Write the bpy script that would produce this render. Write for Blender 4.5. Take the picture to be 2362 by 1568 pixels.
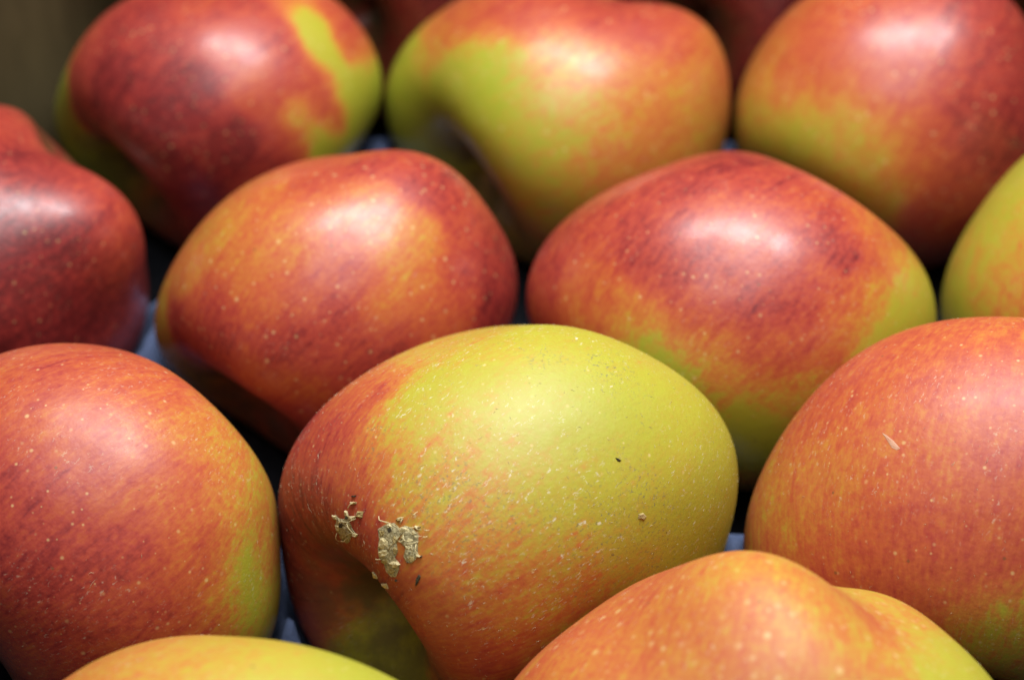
import bpy, math, random
import numpy as np

for o in list(bpy.data.objects):
    bpy.data.objects.remove(o, do_unlink=True)
scene = bpy.context.scene
COL = scene.collection

# ------------------------------------------------------------------ camera
ELEV = math.radians(40)
HGT, ZC = 0.232, 0.038
DIST = HGT / math.sin(ELEV)
cam_d = bpy.data.cameras.new('camera')
cam = bpy.data.objects.new('camera', cam_d)
COL.objects.link(cam)
cam.location = (0, -DIST * math.cos(ELEV), ZC + HGT)
cam.rotation_euler = (math.pi / 2 - ELEV, 0, 0)
cam_d.lens = 64.0
cam_d.sensor_width = 36.0
cam_d.clip_start = 0.01
cam_d.clip_end = 20
cam_d.dof.use_dof = True
cam_d.dof.focus_distance = 0.296
cam_d.dof.aperture_fstop = 10.5
scene.camera = cam

# ------------------------------------------------------------------ light
world = bpy.data.worlds.new('World')
scene.world = world
world.use_nodes = True
bg = world.node_tree.nodes['Background']
bg.inputs[0].default_value = (0.80, 0.90, 1.0, 1)
bg.inputs[1].default_value = 0.015

def area(name, loc, target, sx, sy, power, col):
    d = bpy.data.lights.new(name, 'AREA')
    d.shape = 'RECTANGLE'
    d.size, d.size_y = sx, sy
    d.energy = power
    d.color = col
    o = bpy.data.objects.new(name, d)
    COL.objects.link(o)
    o.location = loc
    v = np.array(target, float) - np.array(loc, float)
    v /= np.linalg.norm(v)
    from mathutils import Vector
    o.rotation_euler = Vector(v).to_track_quat('-Z', 'Y').to_euler()
    return o

area('overhead_lamp', (0.05, 0.08, 0.58), (0.02, 0.0, 0.04), 0.50, 0.14, 5.0, (0.97, 0.985, 1.0))
area('ceiling_panel', (0.04, -0.06, 0.44), (0.02, -0.05, 0.04), 0.46, 0.26, 1.5, (0.95, 0.975, 1.0))

scene.view_settings.view_transform = 'Standard'
scene.view_settings.look = 'None'
scene.view_settings.exposure = 0.0
scene.view_settings.gamma = 1.0
scene.cycles.max_bounces = 4
scene.cycles.diffuse_bounces = 1
scene.cycles.glossy_bounces = 2

APPLES = {
 'A9': dict(c=(-0.00248, -0.04880, 0.03660), R=0.03908, axis=(-0.6992, -0.7114, -0.0706),
  sh=[.0497, -.0320, .0134, -.0161, .0304, .0092, .0062, -.0058, -.0044, .0056, -.0086, -.0013, -.0044, .0066, -.0004, .0053, .0096, .0043, -.0012, -.0047, -.0053, -.0024, .0033, -.0004, -.0012, .0043, .0016, .0036, -.0002, .0013, .0001, .0003, .0001, .0003, .0007, .0012, .0040, .0023, -.0022, -.0027, -.0001, .0008, 0, -.0030, -.0009, .0002, .0010, .0003, -.0019, .0016, .0020, .0020, .0004, -.0022, .0004, .0019, .0020, -.0010, -.0011, -.0014],
  tint=[(0.75,2.65,0.85,0), (0.91,2.48,0.80,0), (0.88,2.17,0.75,0), (1.01,2.14,0.70,0), (1.15,2.14,0.55,0), (1.30,2.14,0.45,0), (1.50,2.03,0.22,0.13), (1.65,1.87,0.18,0.13), (1.74,1.66,0.18,0.13), (1.91,1.56,0.06,0.33), (1.96,1.36,0.06,0.39), (2.04,1.16,0.06,0.33), (0.70,2.19,0.85,0), (0.55,2.75,0.85,0), (0.57,2.03,0.75,0), (0.84,1.81,0.55,0.07), (0.95,1.72,0.40,0.07), (1.08,1.67,0.22,0.2), (1.25,1.56,0.14,0.33), (1.44,1.48,0.09,0.39), (1.48,1.28,0.08,0.45), (1.61,1.17,0.06,0.59), (1.77,1.06,0.06,0.59), (1.94,0.95,0.05,0.52), (2.09,0.75,0.05,0.33), (2.15,0.52,0.05,0.45), (1.86,0.68,0.09,0.26), (1.68,0.80,0.08,0.39), (1.48,1.02,0.12,0.39), (1.28,1.19,0.18,0.26), (1.07,1.37,0.25,0.2), (0.91,1.49,0.28,0.13), (0.95,1.22,0.25,0.13), (1.14,1.02,0.22,0.2), (1.35,0.85,0.15,0.26), (1.58,0.65,0.09,0.33), (1.90,0.42,0.06,0.39), (2.05,0.22,0.09,0.45), (0.77,1.54,0.60,0), (0.59,1.55,0.75,0), (0.81,1.19,0.34,0), (0.90,0.99,0.34,0), (1.02,0.83,0.28,0.13), (1.25,0.68,0.25,0.13), (1.53,0.48,0.18,0.2), (1.02,0.62,0.40,0), (0.87,0.75,0.48,0), (0.70,0.82,0.48,0), (0.69,0.54,0.70,0), (0.85,0.44,0.48,0), (1.06,0.46,0.35,0.13), (0.62,1.19,0.70,0), (0.54,3.38,0.85,0), (0.47,3.60,0.80,0), (0.37,3.67,0.28,0.59), (0.34,4.17,0.13,0.65), (0.37,4.71,0.07,0.65), (0.44,2.97,0.50,0.2), (0.68,0.29,0.52,0), (1.29,0.46,0.35,0.13)]),
 'A5': dict(c=(-0.03563, 0.01027, 0.03749), R=0.03487, axis=(-0.6016, -0.7141, -0.3579),
  sh=[.0508, -.0266, .0215, .0023, .0220, .0053, .0008, -.0025, .0008, -.0071, -.0087, -.0023, .0016, -.0037, .0003, .0011, .0027, .0006, -.0006, .0010, -.0015, -.0022, .0021, .0008, .0009, -.0010, -.0064, -.0007, .0006, .0021, .0002, -.0006, -.0015, .0002, .0002, -.0005, -.0007, -.0001, .0014, .0015, -.0032, -.0026, 0, .0006, -.0001, 0, .0012, -.0004, -.0008, -.0004, -.0029, -.0007, .0017, .0019, .0010, -.0011, -.0003, -.0007, -.0002, 0],
  tint=[(2.24,1.34,0.73,0), (2.01,1.67,0.68,0), (2.25,1.00,0.83,0), (2.27,0.67,0.73,0), (2.23,0.30,0.83,0), (2.05,0.12,0.88,0), (1.88,0.52,0.73,0), (1.71,1.97,0.48,0.1), (1.35,1.98,0.38,0.1), (1.05,2.07,0.38,0.1), (1.17,1.54,0.43,0), (1.41,1.42,0.43,0), (1.54,1.22,0.58,0), (1.87,1.19,0.53,0), (1.24,1.13,0.63,0), (1.10,1.26,0.58,0), (0.88,1.64,0.68,0), (0.71,1.99,0.78,0), (0.73,2.53,0.28,0.3), (0.65,2.79,0.24,0.4), (1.65,0.86,0.38,0.1), (1.85,0.86,0.38,0), (1.48,0.77,0.48,0), (1.73,0.58,0.48,0.1), (1.27,0.83,0.78,0), (0.95,1.04,0.83,0), (0.73,1.48,0.78,0), (1.35,0.56,0.78,0), (0.84,0.73,0.58,0.1), (0.73,1.04,0.58,0), (1.06,0.79,0.73,0), (1.63,0.48,0.63,0), (0.57,0.64,0.73,0), (1.50,0.97,0.68,0)]),
 'A6': dict(c=(0.04332, 0.00585, 0.03800), R=0.03727, axis=(-0.6601, -0.5900, -0.4650),
  sh=[.0138, -.0232, .0317, .0132, .0012, .0075, -.0005, -.0060, -.0011, -.0083, -.0010, .0007, -.0025, .0063, -.0007, .0034, -.0014, .0013, .0047, .0008, -.0007, .0011, -.0003, -.0010, -.0020, .0026, -.0001, .0005, -.0025, -.0012, -.0002, .0001, .0009, .0011, -.0003, -.0010, .0001, -.0001, -.0009, -.0002, -.0018, .0010, -.0001, .0004, -.0001, .0004, .0001, -.0003, -.0005, .0007, -.0001, 0, .0001, .0006, .0003, .0001, -.0011, .0003, .0001, .0001],
  tint=[(2.19,1.86,0.84,0), (1.86,1.96,0.79,0), (1.57,1.98,0.74,0), (1.28,2.26,0.74,0), (1.08,2.38,0.74,0), (0.91,2.18,0.69,0), (1.02,1.80,0.59,0), (0.93,1.87,0.44,0.2), (1.06,1.52,0.44,0.2), (1.34,1.57,0.79,0), (1.49,1.34,0.79,0), (2.08,1.46,0.74,0), (1.99,1.23,0.69,0), (1.75,1.33,0.64,0), (1.70,1.01,0.74,0), (1.99,0.94,0.69,0), (2.02,0.84,0.89,0), (2.17,0.71,0.59,0), (2.27,0.51,0.44,0.1), (2.20,0.32,0.26,0.4), (2.16,0.15,0.09,0.8), (1.98,0.30,0.13,0.8), (1.92,0.50,0.34,0.2), (1.78,0.38,0.09,0.6), (1.83,0.68,0.59,0), (1.61,0.79,0.74,0), (1.39,1.03,0.79,0), (1.26,1.20,0.69,0), (1.13,1.15,0.54,0.1), (1.27,0.91,0.59,0), (1.37,0.71,0.59,0), (1.57,0.59,0.54,0), (1.14,0.78,0.39,0.2), (1.24,0.53,0.26,0.4), (1.14,0.95,0.30,0.5), (1.02,0.44,0.04,1), (0.98,1.12,0.13,1), (1.02,0.64,0.17,0.6), (1.00,1.30,0.13,0.9), (1.35,0.49,0.30,0.3), (1.72,0.54,0.44,0)]),
 'A10': dict(c=(0.08274, -0.05282, 0.03880), R=0.03837, axis=(-0.2815, -0.8089, -0.5161),
  sh=[.0179, -.0323, -.0124, .0098, -.0073, .0053, .0062, -.0012, .0112, .0055, -.0049, .0044, .0014, .0032, .0006, -.0004, .0003, -.0041, -.0030, .0025, -.0020, .0006, -.0001, -.0005, -.0011, -.0003, -.0009, .0009, .0019, .0016, -.0012, .0008, .0003, .0002, .0003, -.0001, .0008, .0004, -.0002, .0005, -.0012, -.0009, -.0008, .0009, -.0003, .0005, -.0004, .0001, -.0006, -.0005, -.0002, -.0002, .0001, .0002, -.0004, .0007, .0004, .0005, -.0006, .0001],
  tint=[(1.30,2.81,0.39,0.1), (1.46,2.83,0.39,0), (1.63,2.76,0.49,0), (1.80,2.58,0.59,0), (2.01,2.41,0.59,0), (2.15,2.22,0.54,0), (2.26,1.97,0.54,0), (2.32,1.67,0.49,0), (2.05,1.68,0.59,0), (1.93,1.95,0.59,0), (1.70,1.79,0.54,0), (1.66,2.07,0.54,0), (1.55,2.26,0.49,0), (1.35,2.35,0.44,0), (1.27,2.48,0.49,0), (1.21,2.23,0.54,0), (1.38,2.02,0.49,0), (1.32,1.83,0.64,0), (1.43,1.64,0.54,0), (1.65,1.54,0.59,0), (1.38,1.48,0.59,0), (1.13,2.00,0.59,0), (1.10,2.36,0.59,0), (1.08,1.78,0.69,0), (1.16,1.59,0.64,0), (0.94,1.88,0.74,0), (0.94,1.65,0.44,0.2), (0.85,1.51,0.21,0.6), (0.91,1.32,0.30,0.4), (0.74,1.22,0.26,0.6), (0.88,1.76,0.54,0), (1.18,2.63,0.44,0)]),
 'A12': dict(c=(0.03617, -0.10681, 0.03780), R=0.03729, axis=(-0.2331, -0.8625, -0.4492),
  sh=[-.0110, -.0087, -.0020, .0141, .0126, .0121, .0018, -.0020, .0070, -.0045, -.0043, .0020, .0027, .0034, .0020, -.0062, -.0008, -.0047, .0007, .0066, .0017, -.0015, -.0023, -.0024, -.0020, .0036, .0067, -.0032, -.0020, -.0035, -.0026, .0038, -.0013, -.0045, .0002, .0041, -.0013, -.0032, .0016, .0023, .0022, .0008, -.0037, -.0009, -.0004, .0004, .0040, -.0021, -.0049, -.0014, .0035, -.0012, -.0053, -.0014, -.0006, .0049, .0042, -.0010, -.0011, 0],
  tint=[(1.80,2.68,0.44,0), (2.01,2.58,0.49,0), (2.24,2.32,0.49,0), (2.29,1.90,0.39,0), (2.33,1.65,0.29,0.1), (2.28,1.47,0.34,0), (2.09,1.72,0.39,0), (1.98,1.99,0.44,0), (1.80,2.14,0.44,0), (2.04,1.54,0.34,0), (2.14,1.37,0.29,0.1), (2.60,0.79,0.24,0.1), (2.45,0.64,0.29,0), (2.31,0.93,0.44,0), (2.01,1.26,0.34,0), (2.25,0.67,0.18,0.3), (2.16,0.57,0.06,0.5), (2.05,0.72,0.09,0.5), (1.85,1.59,0.44,0), (1.92,1.17,0.29,0)]),
 'A11': dict(c=(-0.04301, -0.12381, 0.03854), R=0.03883, axis=(-0.4977, -0.7889, -0.3605),
  sh=[.0298, -.0205, .0069, .0027, .0096, .0111, .0073, -.0021, -.0023, -.0060, -.0012, -.0003, .0004, -.0031, .0005, .0013, .0037, .0011, 0, .0005, .0001, -.0003, .0013, 0, -.0010, -.0021, -.0008, -.0002, -.0006, -.0002, -.0002, .0002, .0001, -.0004, -.0001, .0003, .0011, .0004, -.0004, .0007, 0, .0003, -.0004, -.0001, -.0001, -.0001, -.0001, .0001, -.0001, -.0006, -.0003, -.0005, -.0008, -.0002, -.0003, .0007, .0002, .0001, 0, 0],
  tint=[(2.12,2.24,0.29,0), (2.33,2.05,0.24,0.1), (2.33,1.70,0.21,0.2), (2.42,1.38,0.15,0.3), (2.49,1.15,0.05,0.8), (1.97,2.25,0.34,0), (2.11,1.84,0.29,0), (2.24,1.48,0.18,0.3)]),
 'A8': dict(c=(-0.07502, -0.05243, 0.03759), R=0.03471, axis=(-0.7220, -0.6282, -0.2899),
  sh=[.0053, -.0061, .0062, .0101, -.0093, .0111, -.0039, -.0029, -.0002, -.0089, -.0014, -.0058, .0045, .0007, -.0021, -.0008, .0035, .0024, -.0007, -.0014, -.0022, -.0027, .0019, -.0013, .0008, -.0047, -.0011, .0001, 0, .0006, -.0009, -.0002, .0003, -.0023, .0009, .0006, -.0011, .0011, -.0028, .0012, -.0002, .0006, -.0004, -.0009, .0006, .0008, .0007, -.0005, -.0006, .0008, .0003, -.0014, -.0011, -.0014, .0009, .0006, .0008, -.0002, -.0004, .0004],
  tint=[(2.07,1.93,0.60,0), (1.82,1.85,0.60,0), (2.23,1.47,0.55,0), (2.24,1.08,0.50,0), (2.26,0.90,0.40,0.1), (2.39,0.71,0.31,0.1), (2.40,0.46,0.35,0.1), (2.41,0.27,0.26,0.4), (2.38,0.09,0.33,0.2), (1.67,1.36,0.60,0), (1.71,1.08,0.65,0), (1.46,1.26,0.80,0), (1.29,1.13,0.77,0), (1.29,0.90,0.79,0), (1.49,0.82,0.70,0), (1.76,0.84,0.55,0), (1.94,0.89,0.60,0), (1.88,0.66,0.50,0), (1.57,0.60,0.75,0), (2.01,0.63,0.55,0), (1.90,0.40,0.55,0), (2.09,0.45,0.35,0.1), (2.14,0.32,0.32,0.2), (1.96,0.17,0.04,0.9), (1.86,6.27,0.04,0.9), (2.10,6.26,0.33,0.2), (1.97,6.05,0.18,0.6), (1.82,0.22,0.40,0.1), (1.76,0.02,0.55,0), (1.60,0.30,0.70,0), (1.37,0.50,0.73,0), (1.13,0.69,0.73,0), (0.88,0.57,0.65,0), (1.06,0.41,0.75,0), (1.43,0.30,0.70,0), (1.79,0.41,0.60,0)]),
 'A4': dict(c=(-0.11380, 0.02703, 0.03819), R=0.03847, axis=(0.7687, 0.5511, 0.3248),
  sh=[.0217, -.0084, -.0410, .0225, -.0048, .0158, .0014, -.0060, .0106, -.0091, .0021, -.0023, .0043, .0014, .0013, .0052, -.0072, -.0021, .0008, -.0015, .0004, .0024, .0017, .0019, .0027, -.0025, -.0045, .0031, .0004, -.0026, .0028, .0034, .0001, .0022, .0013, .0005, .0016, -.0051, .0031, .0011, -.0049, .0017, .0035, -.0014, -.0010, -.0006, .0018, .0009, -.0017, .0031, -.0050, .0020, .0005, -.0052, .0009, .0038, -.0023, -.0008, .0003, .0009],
  tint=[(0.70,1.40,0.75,0), (0.95,2.31,0.85,0), (0.79,2.69,0.75,0), (0.87,2.98,0.75,0), (1.21,2.79,0.95,0), (1.46,2.73,0.95,0), (1.32,3.20,0.95,0), (1.04,3.40,0.90,0)]),
 'A1': dict(c=(-0.06833, 0.08155, 0.03788), R=0.03628, axis=(-0.6941, -0.6904, -0.2037),
  sh=[.0344, -.0110, .0289, .0170, .0436, -.0079, -.0036, -.0007, -.0033, -.0173, -.0099, .0063, .0035, -.0067, -.0016, .0047, .0075, 0, -.0092, -.0004, .0019, -.0021, .0033, .0011, .0010, -.0002, -.0057, .0002, -.0010, .0012, -.0005, -.0018, -.0036, .0010, -.0001, .0002, -.0011, -.0029, .0012, .0025, -.0008, -.0051, -.0022, .0021, .0001, .0015, -.0006, -.0010, -.0007, .0021, -.0014, -.0019, -.0007, .0009, -.0006, -.0009, -.0002, -.0015, -.0005, .0004],
  tint=[(1.23,1.63,0.85,0), (0.85,1.45,0.95,0), (0.82,0.97,0.93,0), (1.14,0.93,0.93,0), (1.21,0.52,0.93,0), (0.85,0.37,0.90,0), (1.21,0.17,0.80,0), (1.76,0.84,0.75,0), (1.73,1.13,0.75,0), (2.31,0.70,0.65,0), (1.45,0.37,0.70,0), (1.49,0.64,0.65,0), (1.72,0.63,0.70,0), (1.70,0.41,0.75,0), (1.82,0.28,0.70,0), (1.85,0.52,0.70,0), (2.19,0.60,0.60,0), (2.31,0.42,0.50,0), (2.01,0.75,0.05,0.5), (1.97,0.60,0.00,0.6), (1.95,0.46,0.00,0.7), (1.94,0.30,0.00,0.8), (1.93,0.15,0.05,0.8), (2.20,0.35,0.10,0.8), (2.31,0.18,0.00,1), (2.23,0.06,0.10,0.9), (1.60,0.45,0.10,0.6), (1.61,0.32,0.05,0.8), (1.69,0.15,0.05,0.8), (1.66,0.22,0.05,0.8), (0.60,2.58,0.00,1), (0.55,2.92,0.00,1), (0.69,2.44,0.05,1), (0.77,1.83,0.80,0), (0.54,1.94,0.90,0), (1.35,0.27,0.85,0), (1.49,0.31,0.75,0)]),
 'A2': dict(c=(0.01112, 0.08003, 0.03696), R=0.03790, axis=(-0.7089, -0.6733, -0.2103),
  sh=[.0112, .0003, .0298, .0366, .0225, -.0054, .0138, -.0094, -.0003, -.0005, -.0120, .0096, -.0018, .0050, -.0009, .0088, .0081, -.0039, -.0068, -.0001, .0004, -.0003, .0069, -.0009, -.0036, .0029, -.0050, .0053, .0069, -.0019, -.0022, -.0004, .0003, .0027, -.0012, -.0011, .0033, .0002, -.0024, -.0020, -.0005, -.0008, .0028, .0013, -.0012, .0013, -.0003, .0003, -.0013, .0017, -.0006, -.0003, .0036, .0011, -.0021, -.0021, -.0006, .0008, .0005, .0004],
  tint=[(1.42,1.57,0.70,0.3), (1.76,1.17,0.75,0.3), (2.04,0.88,0.65,0.3), (1.24,2.01,0.60,0.3), (2.09,0.51,0.43,0.3), (1.81,0.42,0.33,0.3), (1.54,0.80,0.43,0.3), (1.30,1.08,0.36,0.3), (1.05,2.15,0.33,0.8), (0.88,2.58,0.13,1), (0.90,1.73,0.13,1), (0.73,1.80,0.08,1), (0.67,2.66,0.11,1), (1.02,1.48,0.18,1), (0.82,1.20,0.13,1), (0.85,0.90,0.18,1), (1.09,1.01,0.23,0.8), (1.03,0.73,0.26,0.7), (1.26,0.64,0.29,0.6), (1.42,0.40,0.36,0.4), (0.83,0.58,0.20,0.9), (1.15,0.43,0.33,0.5), (0.57,0.24,0.29,0.6), (1.79,0.23,0.33,0.3)]),
 'A3': dict(c=(0.08772, 0.07830, 0.03798), R=0.03667, axis=(-0.5632, -0.6346, -0.5292),
  sh=[.0253, -.0068, .0078, -.0019, .0078, .0106, -.0004, -.0010, .0034, -.0053, -.0029, -.0011, .0004, -.0004, .0001, -.0009, .0023, .0029, .0011, .0002, -.0008, -.0007, 0, .0001, .0008, -.0014, -.0029, -.0004, .0004, .0014, .0003, -.0002, .0001, -.0001, -.0004, -.0003, .0005, .0018, .0005, -.0004, -.0017, -.0005, .0005, .0003, 0, -.0002, .0002, .0001, .0001, -.0005, -.0015, -.0001, .0004, .0015, .0006, -.0006, -.0002, 0, 0, .0001],
  tint=[(1.28,2.07,0.51,0), (1.08,2.06,0.36,0.2), (0.91,2.11,0.21,0.7), (0.95,1.70,0.12,0.7), (1.04,1.37,0.17,0.7), (0.99,1.16,0.21,0.5), (0.75,1.41,0.21,0.4), (0.81,1.01,0.26,0.2), (1.21,1.64,0.56,0), (1.38,1.27,0.61,0), (1.62,1.12,0.71,0), (1.72,1.48,0.66,0), (1.58,1.88,0.56,0), (1.94,1.01,0.81,0), (1.76,0.72,0.81,0), (1.47,0.68,0.86,0), (1.21,0.82,0.71,0), (1.63,0.48,0.86,0), (1.11,0.47,0.66,0), (1.13,1.03,0.40,0), (1.03,2.40,0.35,0.4), (0.88,2.49,0.21,0.8)]),
 'A7': dict(c=(0.12665, 0.01277, 0.03766), R=0.03824, axis=(-0.4696, -0.6499, -0.5975),
  sh=[.0304, -.0096, .0019, -.0021, .0026, .0092, -.0008, .0003, .0029, -.0015, -.0004, -.0013, -.0005, .0017, -.0004, 0, -.0005, -.0013, .0009, 0, .0004, .0006, .0004, -.0001, -.0011, .0003, -.0003, .0002, .0005, -.0007, -.0008, -.0003, .0003, -.0006, .0001, -.0005, .0001, .0003, -.0004, 0, -.0003, -.0004, .0004, -.0001, .0001, -.0002, -.0005, 0, .0001, -.0001, .0002, -.0002, -.0004, .0002, -.0002, .0001, 0, -.0003, -.0004, -.0001],
  tint=[(1.76,2.40,0.14,0.7), (1.40,2.28,0.16,0.8), (1.17,2.47,0.20,0.7), (1.01,2.62,0.15,0.8), (1.30,2.10,0.36,0.4), (1.08,2.03,0.34,0.4), (1.08,2.23,0.30,0.5), (1.54,2.18,0.22,0.6)]),
}
CRUST = [[(0.656,1.869),(0.648,1.814),(0.664,1.744),(0.703,1.728),(0.679,1.712),(0.679,1.689),(0.656,1.681),(0.640,1.634),(0.632,1.579),(0.624,1.587),(0.609,1.649),(0.562,1.704),(0.538,1.767),(0.538,1.854),(0.562,1.861),(0.577,1.885),(0.601,1.893),(0.624,1.861)],
 [(0.734,1.422),(0.781,1.382),(0.805,1.351),(0.805,1.304),(0.805,1.272),(0.781,1.272),(0.750,1.264),(0.726,1.225),(0.695,1.217),(0.695,1.170),(0.672,1.147),(0.632,1.131),(0.609,1.162),(0.609,1.217),(0.632,1.264),(0.632,1.319),(0.664,1.359),(0.703,1.382)],
 [(0.805,1.304),(0.829,1.288),(0.844,1.249),(0.844,1.194),(0.813,1.162),(0.781,1.115),(0.742,1.115),(0.726,1.139),(0.734,1.178),(0.766,1.186),(0.766,1.225),(0.766,1.257),(0.805,1.272)]]
FLAKE = [(0,[(0.734,1.626),(0.750,1.579),(0.726,1.571),(0.719,1.579),(0.711,1.626)],1),
 (0,[(0.687,1.704),(0.711,1.626),(0.687,1.641),(0.679,1.689)],0),
 (0,[(0.750,1.712),(0.766,1.657),(0.758,1.657),(0.742,1.696)],0),
 (0,[(0.609,1.885),(0.617,1.814),(0.585,1.830),(0.585,1.869)],0),
 (0,[(0.656,1.696),(0.656,1.657),(0.624,1.665),(0.624,1.704)],1),
 (0,[(0.562,1.854),(0.601,1.720),(0.577,1.728),(0.546,1.838)],1),
 (0,[(0.648,1.909),(0.656,1.846),(0.640,1.838),(0.632,1.885)],0),
 (0,[(0.609,1.822),(0.617,1.822),(0.632,1.806),(0.640,1.767),(0.640,1.736),(0.624,1.751),(0.617,1.775)],2),
 (0,[(0.672,1.736),(0.672,1.736),(0.679,1.728),(0.679,1.712),(0.679,1.704),(0.672,1.712),(0.672,1.720)],2),
 (0,[(0.781,1.689),(0.774,1.704),(0.774,1.712),(0.781,1.704),(0.781,1.689),(0.789,1.681),(0.781,1.681)],2),
 (0,[(0.703,1.744),(0.703,1.720),(0.687,1.704),(0.679,1.744)],0),
 (0,[(0.632,1.634),(0.640,1.579),(0.624,1.587),(0.617,1.634)],0),
 (1,[(0.687,1.367),(0.711,1.374),(0.726,1.359),(0.726,1.327),(0.726,1.312),(0.711,1.296),(0.695,1.304),(0.679,1.327),(0.672,1.359)],0),
 (1,[(0.679,1.319),(0.695,1.288),(0.687,1.280),(0.679,1.264),(0.656,1.288),(0.640,1.319),(0.648,1.335),(0.656,1.343)],0),
 (1,[(0.695,1.194),(0.695,1.178),(0.695,1.162),(0.672,1.170),(0.656,1.186),(0.656,1.210),(0.656,1.233),(0.679,1.217)],0),
 (1,[(0.781,1.351),(0.781,1.327),(0.774,1.327),(0.758,1.335),(0.758,1.343),(0.766,1.359),(0.781,1.359)],2),
 (1,[(0.781,1.374),(0.789,1.367),(0.789,1.351),(0.789,1.343),(0.774,1.351),(0.766,1.374),(0.774,1.382)],0),
 (1,[(0.742,1.288),(0.750,1.296),(0.766,1.304),(0.766,1.288),(0.766,1.264),(0.750,1.264),(0.742,1.272)],1),
 (1,[(0.656,1.280),(0.672,1.257),(0.664,1.249),(0.656,1.241),(0.632,1.257),(0.624,1.288),(0.640,1.288)],1),
 (1,[(0.617,1.202),(0.632,1.210),(0.648,1.202),(0.656,1.178),(0.656,1.162),(0.632,1.162),(0.624,1.178)],1),
 (1,[(0.711,1.249),(0.719,1.257),(0.734,1.264),(0.734,1.249),(0.734,1.233),(0.719,1.225),(0.711,1.233)],1),
 (1,[(0.719,1.382),(0.726,1.390),(0.734,1.406),(0.742,1.390),(0.750,1.374),(0.742,1.359),(0.726,1.367)],1),
 (1,[(0.624,1.107),(0.624,1.107),(0.617,1.115),(0.617,1.115),(0.617,1.123),(0.624,1.123),(0.624,1.115)],2),
 (2,[(0.829,1.264),(0.829,1.249),(0.813,1.257),(0.797,1.280),(0.797,1.296),(0.805,1.304),(0.821,1.288)],0),
 (2,[(0.844,1.319),(0.836,1.319),(0.829,1.327),(0.821,1.335),(0.821,1.351),(0.836,1.343),(0.844,1.335)],1),
 (2,[(0.813,1.194),(0.797,1.202),(0.789,1.217),(0.789,1.225),(0.797,1.233),(0.805,1.225),(0.813,1.210)],0),
 (2,[(0.766,1.202),(0.774,1.210),(0.781,1.202),(0.789,1.186),(0.789,1.178),(0.774,1.178),(0.766,1.194)],0),
 (2,[(0.766,1.139),(0.766,1.123),(0.758,1.115),(0.742,1.115),(0.742,1.131),(0.742,1.147),(0.758,1.155)],1),
 (2,[(0.766,1.170),(0.774,1.170),(0.774,1.162),(0.766,1.155),(0.758,1.155),(0.758,1.162),(0.766,1.162)],2),
 (2,[(0.734,1.139),(0.734,1.131),(0.734,1.131),(0.734,1.131),(0.726,1.139),(0.734,1.139),(0.734,1.139)],2),
 (2,[(0.876,1.217),(0.868,1.217),(0.860,1.225),(0.852,1.233),(0.852,1.241),(0.860,1.241),(0.868,1.225)],0),
 (2,[(0.789,1.131),(0.789,1.123),(0.789,1.107),(0.781,1.115),(0.774,1.115),(0.774,1.123),(0.781,1.131)],0),
 (2,[(0.836,1.233),(0.844,1.233),(0.844,1.217),(0.844,1.217),(0.836,1.210),(0.829,1.217),(0.829,1.233)],0),
 (2,[(0.805,1.249),(0.797,1.241),(0.789,1.241),(0.781,1.249),(0.781,1.264),(0.797,1.264),(0.805,1.264)],1),
 (1,[(0.507,1.367),(0.514,1.312),(0.499,1.288),(0.444,1.382)],0),
 (1,[(0.491,1.233),(0.546,1.170),(0.530,1.131),(0.499,1.170)],0),
 (2,[(0.734,1.037),(0.734,1.021),(0.711,1.005),(0.695,0.997),(0.687,0.997),(0.711,1.029)],2),
 (2,[(0.789,1.107),(0.797,1.107),(0.797,1.107),(0.797,1.100),(0.797,1.100),(0.789,1.100),(0.789,1.100)],2)]
FIBRE = [(0,[(0.719,1.712),(0.750,1.681),(0.758,1.673)],0),
 (0,[(0.656,1.704),(0.648,1.657),(0.632,1.587)],0),
 (0,[(0.664,1.665),(0.679,1.657),(0.703,1.618)],0),
 (0,[(0.569,1.885),(0.546,1.901),(0.522,1.916)],0),
 (0,[(0.585,1.728),(0.617,1.665),(0.640,1.618)],1),
 (0,[(0.632,1.814),(0.656,1.744),(0.664,1.689)],0),
 (0,[(0.538,1.854),(0.562,1.744),(0.593,1.689)],0),
 (1,[(0.781,1.453),(0.774,1.429),(0.797,1.359),(0.805,1.312),(0.797,1.264)],0),
 (2,[(0.813,1.296),(0.829,1.257),(0.829,1.210)],0),
 (2,[(0.781,1.210),(0.805,1.186),(0.829,1.170)],0),
 (2,[(0.766,1.257),(0.774,1.241),(0.797,1.233)],0),
 (2,[(0.797,1.186),(0.789,1.162),(0.774,1.147)],0),
 (2,[(0.813,1.170),(0.797,1.147),(0.789,1.115)],0),
 (1,[(0.703,1.280),(0.742,1.272),(0.781,1.272)],1),
 (1,[(0.617,1.335),(0.632,1.312),(0.640,1.296)],0),
 (2,[(0.884,1.288),(0.891,1.280),(0.907,1.280)],0),
 (2,[(0.829,1.210),(0.836,1.194),(0.852,1.178)],0),
 (2,[(0.829,1.217),(0.844,1.210),(0.852,1.202)],0),
 (2,[(0.860,1.241),(0.860,1.217),(0.868,1.202)],0),
 (2,[(0.829,1.343),(0.836,1.335),(0.852,1.319)],0),
 (2,[(0.821,1.312),(0.836,1.312),(0.844,1.319)],0),
 (2,[(0.797,1.257),(0.789,1.233),(0.797,1.210)],0),
 (2,[(0.836,1.249),(0.852,1.241),(0.860,1.233)],0),
 (2,[(0.876,1.186),(0.884,1.178),(0.891,1.170)],0),
 (2,[(0.852,1.170),(0.860,1.162),(0.868,1.155)],0)]
SPECK = [[(1.669,0.895),(1.677,0.887),(1.685,0.872),(1.677,0.872),(1.669,0.880)],
 [(1.638,0.644),(1.661,0.636),(1.669,0.613),(1.653,0.605),(1.630,0.628)]]
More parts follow.
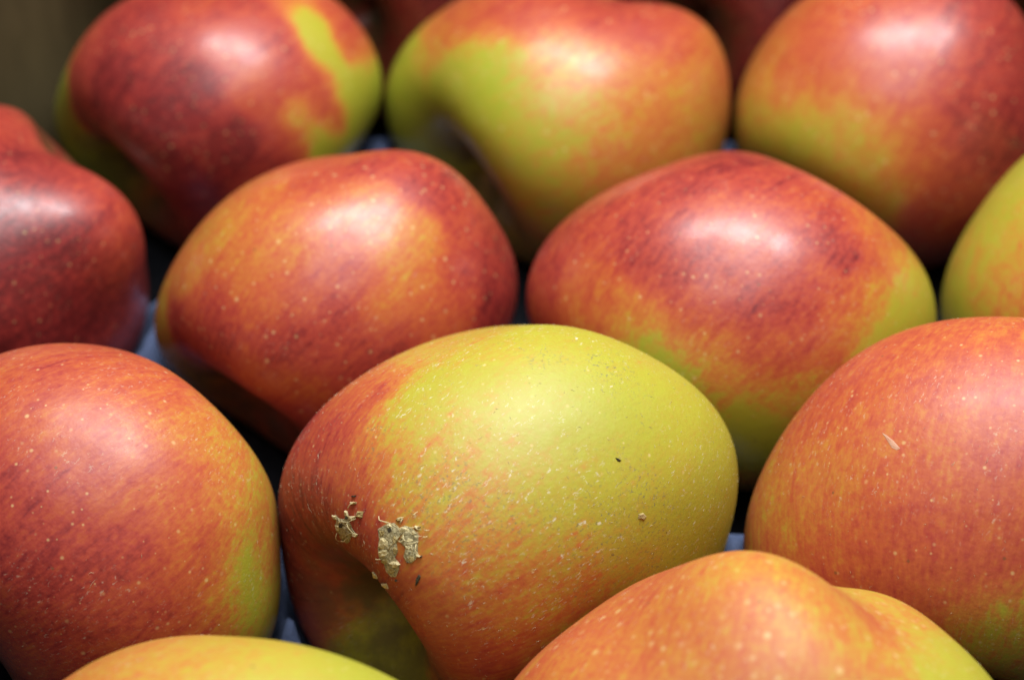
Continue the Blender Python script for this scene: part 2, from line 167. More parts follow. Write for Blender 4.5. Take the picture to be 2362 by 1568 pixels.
SCAR = [[(1.661,2.105),(1.653,2.081),(1.630,2.042),(1.598,2.003),(1.590,2.018),(1.598,2.042),(1.614,2.058)]]

# ------------------------------------------------------------------ helpers
def link(o, parent=None, kind=None):
    COL.objects.link(o)
    if parent is not None:
        o.parent = parent
    if kind:
        o['kind'] = kind
    return o

def mesh_obj(name, verts, faces, mat, parent=None, smooth=True, kind=None):
    me = bpy.data.meshes.new(name)
    me.from_pydata([tuple(map(float, v)) for v in verts], [], [tuple(f) for f in faces])
    me.update()
    if smooth:
        me.polygons.foreach_set('use_smooth', [True] * len(me.polygons))
    me.materials.append(mat)
    return link(bpy.data.objects.new(name, me), parent, kind)

class NT:
    """Small helper for node trees."""
    def __init__(s, mat):
        mat.use_nodes = True
        s.t = mat.node_tree
        s.t.nodes.clear()
    def n(s, typ, **kw):
        nd = s.t.nodes.new(typ)
        for k, v in kw.items():
            setattr(nd, k, v)
        return nd
    def set(s, nd, key, v):
        if hasattr(v, 'is_linked') or hasattr(v, 'links'):
            s.t.links.new(v, nd.inputs[key])
        else:
            nd.inputs[key].default_value = v
    def math(s, op, a, b=0.0, c=None, clamp=False):
        nd = s.n('ShaderNodeMath', operation=op, use_clamp=clamp)
        s.set(nd, 0, a); s.set(nd, 1, b)
        if c is not None: s.set(nd, 2, c)
        return nd.outputs[0]
    def attr(s, name):
        return s.n('ShaderNodeAttribute', attribute_name=name)
    def noise(s, vec, scale, detail=3, rough=.55, dist=0.0):
        nd = s.n('ShaderNodeTexNoise')
        if vec is not None: s.set(nd, 'Vector', vec)
        nd.inputs['Scale'].default_value = scale
        nd.inputs['Detail'].default_value = detail
        nd.inputs['Roughness'].default_value = rough
        nd.inputs['Distortion'].default_value = dist
        return nd.outputs[0]
    def vmul(s, v, k):
        nd = s.n('ShaderNodeVectorMath', operation='MULTIPLY')
        s.set(nd, 0, v); nd.inputs[1].default_value = k
        return nd.outputs[0]
    def vadd(s, v, k):
        nd = s.n('ShaderNodeVectorMath', operation='ADD')
        s.set(nd, 0, v); s.set(nd, 1, k)
        return nd.outputs[0]
    def mix(s, f, a, b):
        nd = s.n('ShaderNodeMix', data_type='RGBA')
        s.set(nd, 0, f); s.set(nd, 6, a); s.set(nd, 7, b)
        return nd.outputs[2]
    def smooth(s, v, lo, hi):
        nd = s.n('ShaderNodeMapRange', interpolation_type='SMOOTHSTEP')
        s.set(nd, 0, v)
        nd.inputs[1].default_value = lo; nd.inputs[2].default_value = hi
        nd.inputs[3].default_value = 0; nd.inputs[4].default_value = 1
        return nd.outputs[0]
    def ramp(s, v, stops):
        nd = s.n('ShaderNodeValToRGB')
        cr = nd.color_ramp
        while len(cr.elements) > 1: cr.elements.remove(cr.elements[-1])
        cr.elements[0].position = stops[0][0]; cr.elements[0].color = (*stops[0][1], 1)
        for p, c in stops[1:]:
            e = cr.elements.new(p); e.color = (*c, 1)
        s.set(nd, 0, v)
        return nd.outputs[0]

# ------------------------------------------------------------------ materials
def skin_material(name, seed, streak=1.0, dots=1.0, dust=0.3, gloss=1.0, grime=0.0):
    m = bpy.data.materials.new(name)
    N = NT(m)
    off = (seed * 3.7 % 50, seed * 7.3 % 50, seed * 1.9 % 50)
    t0 = N.attr('blush').outputs['Fac']
    g0 = N.attr('green').outputs['Fac']
    sv = N.vadd(N.attr('meridian').outputs['Vector'], off)
    pos = N.vadd(N.n('ShaderNodeTexCoord').outputs['Object'], off)
    broad = N.noise(N.vmul(sv, (4.2, 4.2, 1.0)), 1.0, 1, .5)
    fine = N.noise(N.vmul(sv, (13, 13, 2.6)), 1.0, 3, .6)
    fleck = N.noise(N.vmul(sv, (40, 40, 13)), 1.0, 3, .6)
    blot = N.noise(pos, 95, 4, .6)
    grain = N.noise(pos, 900, 1, .6)
    bell = N.math('MULTIPLY', t0, N.math('SUBTRACT', 1.12, t0))         # strongest half way
    bell = N.math('ADD', .10 + .15 * streak, N.math('MULTIPLY', bell, 1.1))
    bell = N.math('MULTIPLY', bell, N.math('SUBTRACT', 1.0, N.attr('hollow').outputs['Fac']))
    def term(v, k): return N.math('MULTIPLY', N.math('SUBTRACT', v, .5), k)
    d = N.math('ADD', term(broad, .34 * streak), term(fine, .50 * streak))
    d = N.math('ADD', d, term(fleck, .75))
    d = N.math('ADD', d, term(blot, .34))
    d = N.math('ADD', d, term(N.noise(pos, 330, 2, .6), .42))
    t = N.math('ADD', t0, N.math('MULTIPLY', d, bell))
    stroke = N.smooth(N.noise(N.vmul(sv, (15, 15, 2.2)), 1.0, 1, .5), .60, .74)      # separate longer strokes
    t = N.math('ADD', t, N.math('MULTIPLY', stroke, N.math('MULTIPLY', N.smooth(t0, .15, .5), .09 * streak)))
    t = N.math('ADD', t, term(grain, .27), clamp=True)
    red = N.ramp(t, [(0.0, (.440, .362, .027)), (.20, (.455, .262, .027)), (.37, (.465, .155, .025)),
                     (.55, (.430, .083, .025)), (.75, (.345, .040, .024)), (.90, (.212, .018, .016)), (1.0, (.120, .010, .010))])
    gm = N.math('MULTIPLY', N.math('MULTIPLY_ADD', g0, .8, .2), N.math('SUBTRACT', 1.0, N.smooth(t, .10, .38)))
    col = N.mix(gm, red, (.300, .318, .020, 1))
    # breathing spots
    vor = N.n('ShaderNodeTexVoronoi', feature='F1')
    N.set(vor, 'Vector', pos); vor.inputs['Scale'].default_value = 520
    rnd = N.n('ShaderNodeSeparateColor'); N.set(rnd, 0, vor.outputs['Color'])
    rad = N.math('MULTIPLY_ADD', N.math('POWER', rnd.outputs[0], 2.0), .17 * dots, .10 * dots)
    spot = N.math('SUBTRACT', 1.0, N.smooth(N.math('DIVIDE', vor.outputs['Distance'], rad),   .15, 1.15))
    spot = N.math('MULTIPLY', spot, N.math('MULTIPLY_ADD', rnd.outputs[1], .45, .18))
    col = N.mix(spot, col, (.66, .48, .20, 1))
    # pale dust lint and dull wax
    dn = N.math('MULTIPLY', N.smooth(N.noise(N.vmul(sv, (60, 60, 34)), 1.0, 3, .7, .6), .58, .74), N.smooth(N.noise(pos, 60, 2), .38, .66))
    col = N.mix(N.math('MULTIPLY', dn, dust), col, (.62, .55, .38, 1))
    if grime:
        gn = N.math('MULTIPLY', N.smooth(N.noise(N.vmul(sv, (70, 70, 60)), 1.0, 3, .7), .54, .70), N.smooth(N.noise(pos, 48, 3, .6), .46, .66))
        col = N.mix(N.math('MULTIPLY', gn, grime), col, (.14, .13, .07, 1))
    # small brown pinpricks
    v2 = N.n('ShaderNodeTexVoronoi', feature='F1')
    N.set(v2, 'Vector', pos); v2.inputs['Scale'].default_value = 210
    r2 = N.n('ShaderNodeSeparateColor'); N.set(r2, 0, v2.outputs['Color'])
    pin = N.math('MULTIPLY', N.math('LESS_THAN', v2.outputs['Distance'], .06), N.math('GREATER_THAN', r2.outputs[0], .80))
    col = N.mix(N.math('MULTIPLY', pin, .55), col, (.10, .06, .02, 1))
    # russet in the stem hollow
    rus = N.attr('hollow').outputs['Fac']
    rusf = N.math('MULTIPLY', rus, N.smooth(N.noise(pos, 160, 3), .25, .6))
    col = N.mix(N.math('MULTIPLY', rusf, .93), col, (.11, .085, .028, 1))
    bs = N.n('ShaderNodeBsdfPrincipled')
    N.set(bs, 'Base Color', col)
    ro = N.math('MULTIPLY_ADD', blot, .22, .34 + .16 * (1.2 - gloss))
    ro = N.math('ADD', ro, N.math('MULTIPLY', dn, .25))
    N.set(bs, 'Roughness', ro)
    bs.inputs['Specular IOR Level'].default_value = .5
    wax = N.smooth(N.noise(pos, 140, 4, .7), .30, .66)
    N.set(bs, 'Coat Weight', N.math('MULTIPLY_ADD', wax, .40 * gloss ** 1.5, .06 * gloss ** 1.5))
    N.set(bs, 'Coat Roughness', N.math('MULTIPLY_ADD', fine, .18, .11 + .24 * max(0, 1.2 - gloss)))
    bs.inputs['Coat IOR'].default_value = 1.42
    hb = N.math('ADD', N.math('MULTIPLY', N.noise(pos, 1300, 1), .6), N.math('MULTIPLY', N.noise(pos, 190, 1), 1.3))
    hb = N.math('ADD', hb, N.math('MULTIPLY', N.noise(pos, 62, 1), 7.0))
    bp = N.n('ShaderNodeBump')
    bp.inputs['Strength'].default_value = .32
    bp.inputs['Distance'].default_value = .00022
    N.set(bp, 'Height', hb)
    N.set(bs, 'Normal', bp.outputs[0])
    out = N.n('ShaderNodeOutputMaterial')
    N.set(out, 0, bs.outputs[0])
    return m

def plain(name, base, var, rough=.8, scale=200, bump=.3, bscale=None, bdist=.0003, stretch=(1, 1, 1)):
    m = bpy.data.materials.new(name)
    N = NT(m)
    pos = N.vmul(N.n('ShaderNodeTexCoord').outputs['Object'], stretch)
    n1 = N.noise(pos, scale, 4, .6)
    col = N.mix(N.smooth(n1, .3, .7), (*base, 1), (*var, 1))
    bs = N.n('ShaderNodeBsdfPrincipled')
    N.set(bs, 'Base Color', col)
    bs.inputs['Roughness'].default_value = rough
    bs.inputs['Specular IOR Level'].default_value = .25
    bp = N.n('ShaderNodeBump')
    bp.inputs['Strength'].default_value = bump
    bp.inputs['Distance'].default_value = bdist
    N.set(bp, 'Height', N.noise(pos, bscale or scale * 4, 3))
    N.set(bs, 'Normal', bp.outputs[0])
    N.set(N.n('ShaderNodeOutputMaterial'), 0, bs.outputs[0])
    return m

M_TRAY_SHADE = plain('shade_painted_pulp', (.014, .015, .020), (.022, .023, .030), .95, 400, .6, 1500)  # near-black stands in for shade in the blue tray's cups and gaps
M_SADDLE = plain('blue_moulded_pulp', (.080, .110, .205), (.115, .150, .260), .95, 400, .7, 1500)  # the tray's own blue, kept on the lit saddles alone
M_BOARD = plain('cardboard', (.066, .048, .019), (.092, .068, .028), .9, 130, .4, 900, stretch=(1, 1, .25))
M_STEM = plain('woody_stem', (.090, .050, .022), (.16, .10, .045), .8, 700, .6)
M_PALE = plain('dry_pale_flake', (.70, .60, .34), (.58, .47, .23), .75, 1500, .6)
M_MID = plain('dry_tan_flake', (.48, .37, .15), (.32, .23, .085), .8, 1500, .7)
M_DARK = plain('dark_speck', (.030, .028, .020), (.07, .055, .03), .7, 2500, .6)
M_CRUST = plain('dry_crust', (.56, .48, .27), (.22, .18, .09), 1.0, 2400, 1.0, 2600)
M_LINT = plain('pale_lint', (.62, .54, .34), (.52, .44, .26), .7, 900, .1)
M_SCAR = plain('pale_scar', (.50, .28, .18), (.46, .22, .13), .5, 900, .2)
FL = [M_PALE, M_MID, M_DARK]

# ------------------------------------------------------------------ apple shape
LMAX = 7
CAVP = (.74, .40, 1.5, .30, .34, 1.7)

def sh_basis(TH, PH, L=LMAX):
    x = np.cos(TH); s = np.sin(TH); P = {}
    for m in range(L + 1):
        P[m, m] = np.ones_like(x) if m == 0 else (2 * m - 1) * s * P[m - 1, m - 1]
        if m < L: P[m + 1, m] = (2 * m + 1) * x * P[m, m]
        for l in range(m + 2, L + 1):
            P[l, m] = ((2 * l - 1) * x * P[l - 1, m] - (l + m - 1) * P[l - 2, m]) / (l - m)
    B = []
    for l in range(2, L + 1):
        for m in range(l + 1):
            n = math.sqrt((2 * l + 1) * math.factorial(l - m) / math.factorial(l + m) * (1 if m == 0 else 2))
            B.append(n * P[l, m] * np.cos(m * PH))
            if m: B.append(n * P[l, m] * np.sin(m * PH))
    return np.array(B).T

def frame(a):
    z = np.array(a, float); z /= np.linalg.norm(z)
    u = np.array([0, 0, 1.]) if abs(z[2]) < .9 else np.array([0, 1., 0])
    x = np.cross(u, z); x /= np.linalg.norm(x)
    return np.stack([x, np.cross(z, x), z], 1)

def surface(ap, T, Q):
    """World points of the apple skin at polar angle T from the stem and azimuth Q."""
    T = np.asarray(T, float); Q = np.asarray(Q, float)
    ds, ws, ps, dc, wc, pc = CAVP
    dc, wc = ap.get('calyx', (dc, wc))
    dip = 1 - ds * np.exp(-(T / ws) ** ps) - dc * np.exp(-((np.pi - T) / wc) ** pc)
    r = ap['R'] * (1 + sh_basis(T, Q) @ np.array(ap['sh'])) * dip
    d = np.stack([np.sin(T) * np.cos(Q), np.sin(T) * np.sin(Q), np.cos(T)], -1)
    return np.array(ap['c']) + (d * r[:, None]) @ frame(ap['axis']).T

NTH, NPH = 150, 300
_t = np.arange(1, NTH) / NTH * np.pi
_q = np.arange(NPH) / NPH * 2 * np.pi
GT, GQ = [a.ravel() for a in np.meshgrid(_t, _q, indexing='ij')]
GT = np.concatenate([[1e-4], GT, [np.pi - 1e-4]]); GQ = np.concatenate([[0], GQ, [0]])
GD = np.stack([np.sin(GT) * np.cos(GQ), np.sin(GT) * np.sin(GQ), np.cos(GT)], -1)
i0 = 1 + (np.arange(NTH - 2)[:, None] * NPH + np.arange(NPH)[None]).ravel()
i1 = 1 + (np.arange(NTH - 2)[:, None] * NPH + (np.arange(NPH)[None] + 1) % NPH).ravel()
QUADS = np.stack([i0, i0 + NPH, i1 + NPH, i1], 1)
NV = len(GT)
k = np.arange(NPH); k2 = (k + 1) % NPH
TOP = np.stack([np.zeros(NPH, int), 1 + k, 1 + k2], 1)
lo = 1 + (NTH - 2) * NPH
BOT = np.stack([np.full(NPH, NV - 1), lo + k2, lo + k], 1)
LOOPS = np.concatenate([QUADS.ravel(), TOP.ravel(), BOT.ravel()]).astype(np.int32)
NQ = len(QUADS)
STARTS = np.concatenate([np.arange(NQ) * 4, NQ * 4 + np.arange(2 * NPH) * 3]).astype(np.int32)

def tint_field(tint, default, width):
    num_t = np.full(NV, default[0] * 1e-4); num_g = np.full(NV, default[1] * 1e-4); den = np.full(NV, 1e-4)
    for (a, b, t, g) in tint:
        d = np.array([math.sin(a) * math.cos(b), math.sin(a) * math.sin(b), math.cos(a)])
        ang = np.arccos(np.clip(GD @ d, -1, 1))
        w = np.exp(-(ang / width) ** 2) + .004 / (1 + (ang / .3) ** 4)
        num_t += w * t; num_g += w * g; den += w
    return num_t / den, num_g / den

def make_apple(key, label, mat, default=(.6, .2), width=.13, group='apples lying in the tray'):
    ap = APPLES[key]
    V = surface(ap, GT, GQ)
    base = np.array([ap['c'][0], ap['c'][1], V[:, 2].min()])
    root = bpy.data.objects.new('apple', None)
    root.empty_display_size = .01
    root.location = base
    root['label'] = label; root['category'] = 'apple'; root['group'] = group
    link(root)
    me = bpy.data.meshes.new('skin')
    me.vertices.add(NV); me.vertices.foreach_set('co', (V - base).astype(np.float32).ravel())
    me.loops.add(len(LOOPS)); me.loops.foreach_set('vertex_index', LOOPS)
    me.polygons.add(len(STARTS)); me.polygons.foreach_set('loop_start', STARTS)
    me.update(calc_edges=True)
    me.polygons.foreach_set('use_smooth', np.ones(len(STARTS), bool))
    bl, gr = tint_field(ap.get('tint', []), default, width)
    for nm, val in (('blush', bl), ('green', gr), ('hollow', np.exp(-(GT / .52) ** 4))):
        me.attributes.new(nm, 'FLOAT', 'POINT').data.foreach_set('value', val.astype(np.float32))
    mer = np.stack([np.cos(GQ), np.sin(GQ), GT], -1).astype(np.float32)
    me.attributes.new('meridian', 'FLOAT_VECTOR', 'POINT').data.foreach_set('vector', mer.ravel())
    me.materials.append(mat)
    me.validate()
    link(bpy.data.objects.new('skin', me), root)
    # short woody stem down in the hollow
    fr = frame(ap['axis']); c = np.array(ap['c'])
    s0 = np.linalg.norm(surface(ap, [1e-4], [0])[0] - c)
    rings, fs = [], []
    for i in range(7):
        u = i / 6
        ctr = c + fr[:, 2] * (s0 - .002 + .009 * u) + fr[:, 0] * .0022 * u * u
        r = .0011 + .0006 * (abs(2 * u - 1) ** 3)
        for j in range(8):
            a = j * math.pi / 4
            rings.append(ctr + r * (fr[:, 0] * math.cos(a) + fr[:, 1] * math.sin(a)) - base)
    for i in range(6):
        for j in range(8):
            fs.append((i * 8 + j, i * 8 + (j + 1) % 8, i * 8 + 8 + (j + 1) % 8, i * 8 + 8 + j))
    fs.append(tuple(range(48, 56))); fs.append(tuple(range(7, -1, -1)))
    mesh_obj('stem', rings, fs, M_STEM, root)
    return root, V, base

def surf_frame(ap, t, q):
    e = .004
    T = np.array([t, t + e, t - e, t, t]); Q = np.array([q, q, q, q + e, q - e])
    P = surface(ap, T, Q)
    a = P[1] - P[2]; b = P[3] - P[4]
    n = np.cross(a, b); n /= np.linalg.norm(n)
    if n @ (P[0] - np.array(ap['c'])) < 0: n = -n
    return P[0], n

def patch(name, ap, poly, mat, parent, base, h0, h1, rng, dome=1.0, smooth=False):
    """A thin irregular flake lying on the skin: rim at h0, middle raised to h1."""
    A = np.array(poly, float)
    A[:, 1] = A[0, 1] + (A[:, 1] - A[0, 1] + math.pi) % (2 * math.pi) - math.pi
    ca = A.mean(0); v = []; f = []; m = len(A)
    def at(tq, h):
        p, n = surf_frame(ap, tq[0], tq[1]); return p + n * h
    for a in A: v.append(at(a, -.0002))
    for a in A: v.append(at(a, h0 * (.5 + rng.random())))
    for a in A: v.append(at(ca + (a - ca) * (.45 + .3 * rng.random()), h0 + (h1 - h0) * (.3 + 1.1 * rng.random())))
    v.append(at(ca, h1 * (.6 + .6 * rng.random())))
    for i in range(m):
        j = (i + 1) % m
        f += [(i, j, m + j, m + i), (m + i, m + j, 2 * m + j, 2 * m + i), (2 * m + i, 2 * m + j, 3 * m)]
    return mesh_obj(name, [q - base for q in v], f, mat, parent, smooth)

def fibre(name, ap, path, mat, parent, base, r, lift, rng):
    A = np.array(path, float)
    A[:, 1] = A[0, 1] + (A[:, 1] - A[0, 1] + math.pi) % (2 * math.pi) - math.pi
    pts = []
    for i in range(len(A) - 1):
        for q in range(4): pts.append(surf_frame(ap, *(A[i] + (A[i + 1] - A[i]) * q / 4)))
    pts.append(surf_frame(ap, *A[-1]))
    v, f = [], []
    L = len(pts)
    for i, (p, n) in enumerate(pts):
        a = pts[min(i + 1, L - 1)][0] - pts[max(i - 1, 0)][0]; a /= np.linalg.norm(a) + 1e-12
        b = np.cross(a, n); u = i / (L - 1)
        c = p + n * (lift * (.25 + math.sin(u * 2.9 + .2)) + r * .6)
        rr = r * (1.15 - .7 * u)
        for j in range(5):
            w = j * 2 * math.pi / 5
            v.append(c + rr * (b * math.cos(w) * 1.3 + n * math.sin(w) * .8) - base)
    for i in range(L - 1):
        for j in range(5):
            f.append((i * 5 + j, i * 5 + (j + 1) % 5, i * 5 + 5 + (j + 1) % 5, i * 5 + 5 + j))
    f += [tuple(range(4, -1, -1)), tuple(range(L * 5 - 5, L * 5))]
    return mesh_obj(name, v, f, mat, parent)

def add_lint(root, base, ap, count, seed, tmax=2.6):
    """Tiny pale hairs caught on the waxy skin."""
    rng = np.random.default_rng(seed)
    T = np.arccos(rng.uniform(math.cos(tmax), math.cos(.45), count)); Q = rng.uniform(0, 2 * np.pi, count)
    patchy = rng.random(count)
    e = .003
    P = surface(ap, T, Q); A = surface(ap, T + e, Q) - P; Bv = surface(ap, T, Q + e) - P
    A /= np.linalg.norm(A, axis=1)[:, None]; Bv /= np.linalg.norm(Bv, axis=1)[:, None]
    n = np.cross(A, Bv); n /= np.linalg.norm(n, axis=1)[:, None]
    sgn = np.sign(((P - np.array(ap['c'])) * n).sum(1))[:, None]; n = n * sgn
    ang = rng.normal(0, .9, count)[:, None]
    d = A * np.cos(ang) + Bv * np.sin(ang); s = np.cross(n, d)
    ln = rng.gamma(2.2, .00026, count)[:, None]; wd = rng.uniform(.000012, .00003, count)[:, None]
    bend = rng.normal(0, .18, count)[:, None]
    p0 = P - d * ln / 2 + n * .00004; p1 = P + s * ln * bend + n * (.00004 + ln * .025); p2 = P + d * ln / 2 + n * .00004
    v = np.stack([p0, p1 + s * wd, p1 - s * wd, p2, p1 + n * wd * 1.2], 1).reshape(-1, 3) - base
    k = np.arange(count)[:, None] * 5
    f = np.concatenate([k + np.array([[0, 1, 4]]), k + np.array([[0, 4, 2]]), k + np.array([[3, 4, 1]]), k + np.array([[3, 2, 4]])], 0)
    mesh_obj('lint', v, f.tolist(), M_LINT, root, smooth=False, kind='stuff')

# ------------------------------------------------------------------ the apples
def plain_apple(c, R, axis, seed):
    r = np.random.default_rng(seed)
    sh = [0.0] * 60
    sh[0] = .03; sh[5] = .012
    for i in range(60): sh[i] += r.normal(0, .006 if i < 12 else .0015)
    return dict(c=c, R=R, axis=axis, sh=sh, tint=[])

APPLES['A12']['calyx'] = (.16, .30)
APPLES['B1'] = plain_apple((-.022, .139, .038), .0370, (-.62, -.70, .1), 5)
APPLES['B2'] = plain_apple((.058, .137, .038), .0365, (-.55, -.75, .1), 6)
APPLES['B3'] = plain_apple((.137, .132, .038), .0365, (-.5, -.8, .1), 7)

SPEC = [
 # key, label, default tint, width, (streak, dots, dust, gloss), lint
 ('A9', 'big yellow-green apple with tan dried scabs beside its dark stem hollow', (.4, .4), .13, (1.35, .85, 1.0, .55, .75), 2400),
 ('A10', 'large orange-red apple with a small white scar on its glossy top', (.6, .1), .15, (.9, .9, .55, .7, .1), 600),
 ('A12', 'orange apple with a two-humped top, resting against the scabbed apple', (.55, .1), .15, (.8, 1.5, .4, .4), 400),
 ('A11', 'pale yellow-orange apple of which only the domed top shows', (.4, .3), .17, (.8, .8, .5, .4), 300),
 ('A8', 'red-orange apple with a narrow green stripe beside the scabbed apple', (.75, .1), .14, (.9, 1.0, .45, .85), 160),
 ('A5', 'orange-red streaked apple with many pale dots and an arched highlight', (.7, .1), .12, (.85, 1.15, .2, 1.15), 0),
 ('A6', 'rosy red apple fading to yellow-green below, behind the scabbed apple', (.6, .3), .12, (1.0, .95, .2, 1.15), 0),
 ('A4', 'dark red apple with a notched heart-shaped outline beside the cardboard wall', (.88, 0), .2, (.8, .8, .2, 1.2), 0),
 ('A7', 'plain green-yellow apple with faint orange streaks, mostly out of view', (.15, .7), .2, (1.0, .9, .2, 1.0), 0),
 ('A2', 'olive green apple with a pink flush and long white glare on top', (.35, .4), .20, (.8, 1.2, .2, 1.08), 0),
 ('A1', 'deep crimson apple with jagged yellow patches close to the cardboard wall', (.85, .1), .10, (.7, 1.1, .2, 1.08), 0),
 ('A3', 'red apple with a soft olive-yellow patch low on its side', (.8, .1), .19, (.9, 1.2, .2, 1.08), 0),
 ('B1', 'dark red shaded apple behind the crimson apple with yellow patches', (.85, 0), .2, (.8, 1.0, .2, 1.0), 0),
 ('B2', 'dark red shaded apple behind the olive green apple', (.88, 0), .2, (.8, 1.0, .2, 1.0), 0),
 ('B3', 'dark red shaded apple behind the red apple with an olive patch', (.88, 0), .2, (.8, 1.0, .2, 1.0), 0),
]
ROOTS, VERTS = {}, {}
for i, (key, label, dflt, width, prm, lint) in enumerate(SPEC):
    mat = skin_material('apple_skin_%d' % i, i * 2.3 + 1, *prm)
    root, V, base = make_apple(key, label, mat, dflt, width)
    ROOTS[key] = (root, base); VERTS[key] = V
    if lint: add_lint(root, base, APPLES[key], lint, 40 + i)

# dried scabs on the big apple
rng = random.Random(4)
root9, base9 = ROOTS['A9']; ap9 = APPLES['A9']
crusts = []
for poly in CRUST:
    cr = patch('dried_scab', ap9, poly, M_CRUST, root9, base9, .00010, .00026, rng)
    crusts.append(cr)
for ci, poly, tone in FLAKE:
    o = patch('flake', ap9, poly, FL[tone], crusts[ci], base9, .00018 if tone < 2 else .00022, (.00036, .00030, .00032)[tone], rng)
for ci, path, tone in FIBRE:
    fibre('fibre', ap9, path, FL[tone], crusts[ci], base9, .000075, .00045, rng)
for poly in SPECK:
    patch('speck', ap9, poly, M_DARK if poly is not SPECK[1] else M_MID, root9, base9, .00010, .00026, rng)
root10, base10 = ROOTS['A10']
for poly in SCAR:
    patch('scar', APPLES['A10'], poly, M_SCAR, root10, base10, .00003, .00007, rng)

# ------------------------------------------------------------------ moulded tray
def make_tray():
    x0, x1, y0, y1, st = -.185, .200, -.190, .195, .00125
    xs = np.arange(x0, x1, st); ys = np.arange(y0, y1, st)
    X, Y = np.meshgrid(xs, ys)
    # low webs, raised to a saddle between side-by-side cups
    top = .004 + .0006 * np.sin(X * 70) * np.cos(Y * 60)
    SAD = []
    for row in (('A11', 'A12'), ('A8', 'A9', 'A10'), ('A4', 'A5', 'A6', 'A7'), ('A1', 'A2', 'A3'), ('B1', 'B2', 'B3')):
        for a, b in zip(row, row[1:]):
            ca, cb = np.array(APPLES[a]['c']), np.array(APPLES[b]['c'])
            m = (ca + cb) / 2; u = (cb - ca)[:2]; u /= np.linalg.norm(u)
            du = (X - m[0]) * u[0] + (Y - m[1]) * u[1]; dv = -(X - m[0]) * u[1] + (Y - m[1]) * u[0]
            sd = np.exp(-(dv / .018) ** 4) * np.exp(-(du / .022) ** 4); SAD.append(sd)
            top = np.maximum(top, .004 + .0235 * np.exp(-(dv / .018) ** 4) * np.exp(-(du / .022) ** 4))
    Z = top.copy(); env = np.full(X.shape, 1.0)
    for key, V in VERTS.items():
        c = APPLES[key]['c']; zm = V[:, 2].min()
        d = np.hypot(X - c[0], Y - c[1]); rc = .0385
        bowl = np.where(d < rc, zm + rc - np.sqrt(np.maximum(rc * rc - d * d, 0)), 1.0)
        Z = np.minimum(Z, bowl)
        ix = np.clip(((V[:, 0] - x0) / st + .5).astype(int), 0, len(xs) - 1); iy = np.clip(((V[:, 1] - y0) / st + .5).astype(int), 0, len(ys) - 1)
        np.minimum.at(env, (iy, ix), V[:, 2])
    e2 = env.copy()
    for dx in (-1, 0, 1):
        for dy in (-1, 0, 1): e2 = np.minimum(e2, np.roll(np.roll(env, dx, 1), dy, 0))
    # soft rims, then keep clear of the fruit
    for _ in range(3):
        Zp = np.pad(Z, 1, mode='edge')
        Z = (Zp[1:-1, 1:-1] * 2 + Zp[:-2, 1:-1] + Zp[2:, 1:-1] + Zp[1:-1, :-2] + Zp[1:-1, 2:]) / 6
    Z = np.minimum(Z, e2 - .0001)
    # cut the sheet along the box wall
    nx, ny = -.773, .635
    keep = ((X + .068) * nx + (Y - .082) * ny) < .0405
    idx = np.full(X.shape, -1); idx[keep] = np.arange(keep.sum())
    v = np.stack([X[keep], Y[keep], Z[keep]], 1)
    a, b, c, d = idx[:-1, :-1], idx[:-1, 1:], idx[1:, 1:], idx[1:, :-1]
    ok = (a >= 0) & (b >= 0) & (c >= 0) & (d >= 0)
    f = np.stack([a[ok], b[ok], c[ok], d[ok]], 1)
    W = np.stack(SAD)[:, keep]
    fw = W[:, f].mean(2); own = np.where(fw.max(0) > .55, fw.argmax(0), -1)  # saddle faces stay blue, all other faces get the painted shade
    def piece(name, sel, mat, parent):
        u, inv = np.unique(f[sel], return_inverse=True)
        o = mesh_obj(name, v[u], inv.reshape(-1, 4).tolist(), mat, parent)
        so = o.modifiers.new('thickness', 'SOLIDIFY'); so.thickness = .0012; so.offset = -1
        return o
    o = piece('fruit_tray', own < 0, M_TRAY_SHADE, None)
    o['label'] = 'blue moulded tray with round cups under the apples, its shaded parts coloured near-black'
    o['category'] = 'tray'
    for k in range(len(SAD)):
        if (own == k).sum() > 20: piece('lit_saddle', own == k, M_SADDLE, o)
    return Z.min()
ZLOW = make_tray()

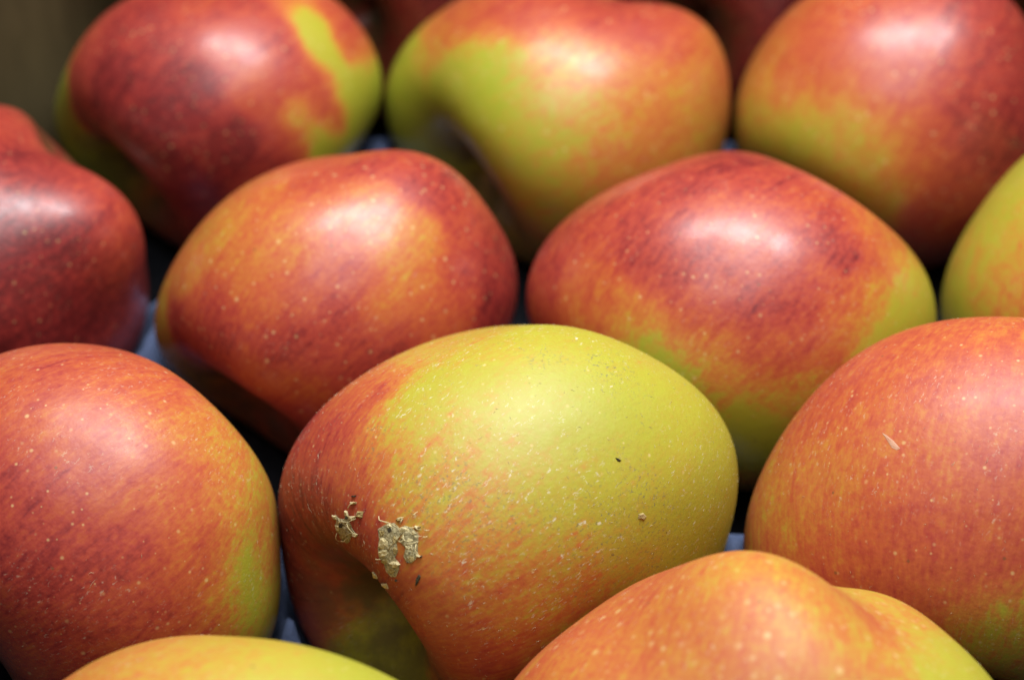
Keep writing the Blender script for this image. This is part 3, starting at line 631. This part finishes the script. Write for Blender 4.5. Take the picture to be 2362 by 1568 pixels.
# ------------------------------------------------------------------ cardboard box
box = bpy.data.objects.new('cardboard_box', None)
box.location = (0, 0, ZLOW - .0052)
box['label'] = 'brown cardboard box whose inner wall shows behind the apples'
box['category'] = 'box'
link(box)
def slab(name, p0, d, length, nrm, thick, z0, z1, seg=24):
    d = np.array(d, float); nrm = np.array(nrm, float); v = []; f = []
    for i in range(seg + 1):
        s = length * i / seg
        wob = .0006 * math.sin(s * 55) + .0004 * math.sin(s * 23 + 1)
        q = np.array(p0) + d * s
        for (k, z) in ((wob, z0), (wob, z1), (thick + wob, z1), (thick + wob, z0)):
            w = q + nrm * k; v.append((w[0], w[1], z - box.location.z))
    for i in range(seg):
        for j in range(4): f.append((i * 4 + j, i * 4 + 4 + j, i * 4 + 4 + (j + 1) % 4, i * 4 + (j + 1) % 4))
    f += [(3, 2, 1, 0), tuple(range(seg * 4, seg * 4 + 4))]
    return mesh_obj(name, v, f, M_BOARD, box, smooth=False)
WN = (-.773, .635); WD = (.635, .773)
P0 = (-.068 + WN[0] * .0425 - WD[0] * .33, .082 + WN[1] * .0425 - WD[1] * .33)
slab('side_wall', P0, WD, .50, WN, .004, ZLOW - .0012, .105)
fl = [(-.24, -.21), (.21, -.21), (.21, .26), (-.24, .26)]
zf = -.004
mesh_obj('base_panel', [(x, y, zf + .0052 - .0012 - .0001) for x, y in fl] + [(x, y, 0) for x, y in fl],
         [(0, 1, 2, 3), (7, 6, 5, 4), (4, 5, 1, 0), (5, 6, 2, 1), (6, 7, 3, 2), (7, 4, 0, 3)], M_BOARD, box, smooth=False)

# unseen cardboard sheet added above the rear row to keep it in shade
F0 = np.array((-.105, .101)); FD = np.array((1.0, -.03)); FD /= np.linalg.norm(FD); FN = np.array((-FD[1], FD[0]))
v = []
for i in range(17):
    for (kk, z) in ((0, .090), (0, .094), (.14, .104), (.14, .100)):
        w = F0 + FD * (.31 * i / 16) + FN * kk
        v.append((w[0], w[1], z + .0008 * math.sin(i * .9) - box.location.z))
f = []
for i in range(16):
    for j in range(4): f.append((i * 4 + j, i * 4 + (j + 1) % 4, i * 4 + 4 + (j + 1) % 4, i * 4 + 4 + j))
f += [(0, 1, 2, 3), (67, 66, 65, 64)]
mesh_obj('shade_board', v, f, M_BOARD, box, smooth=False)
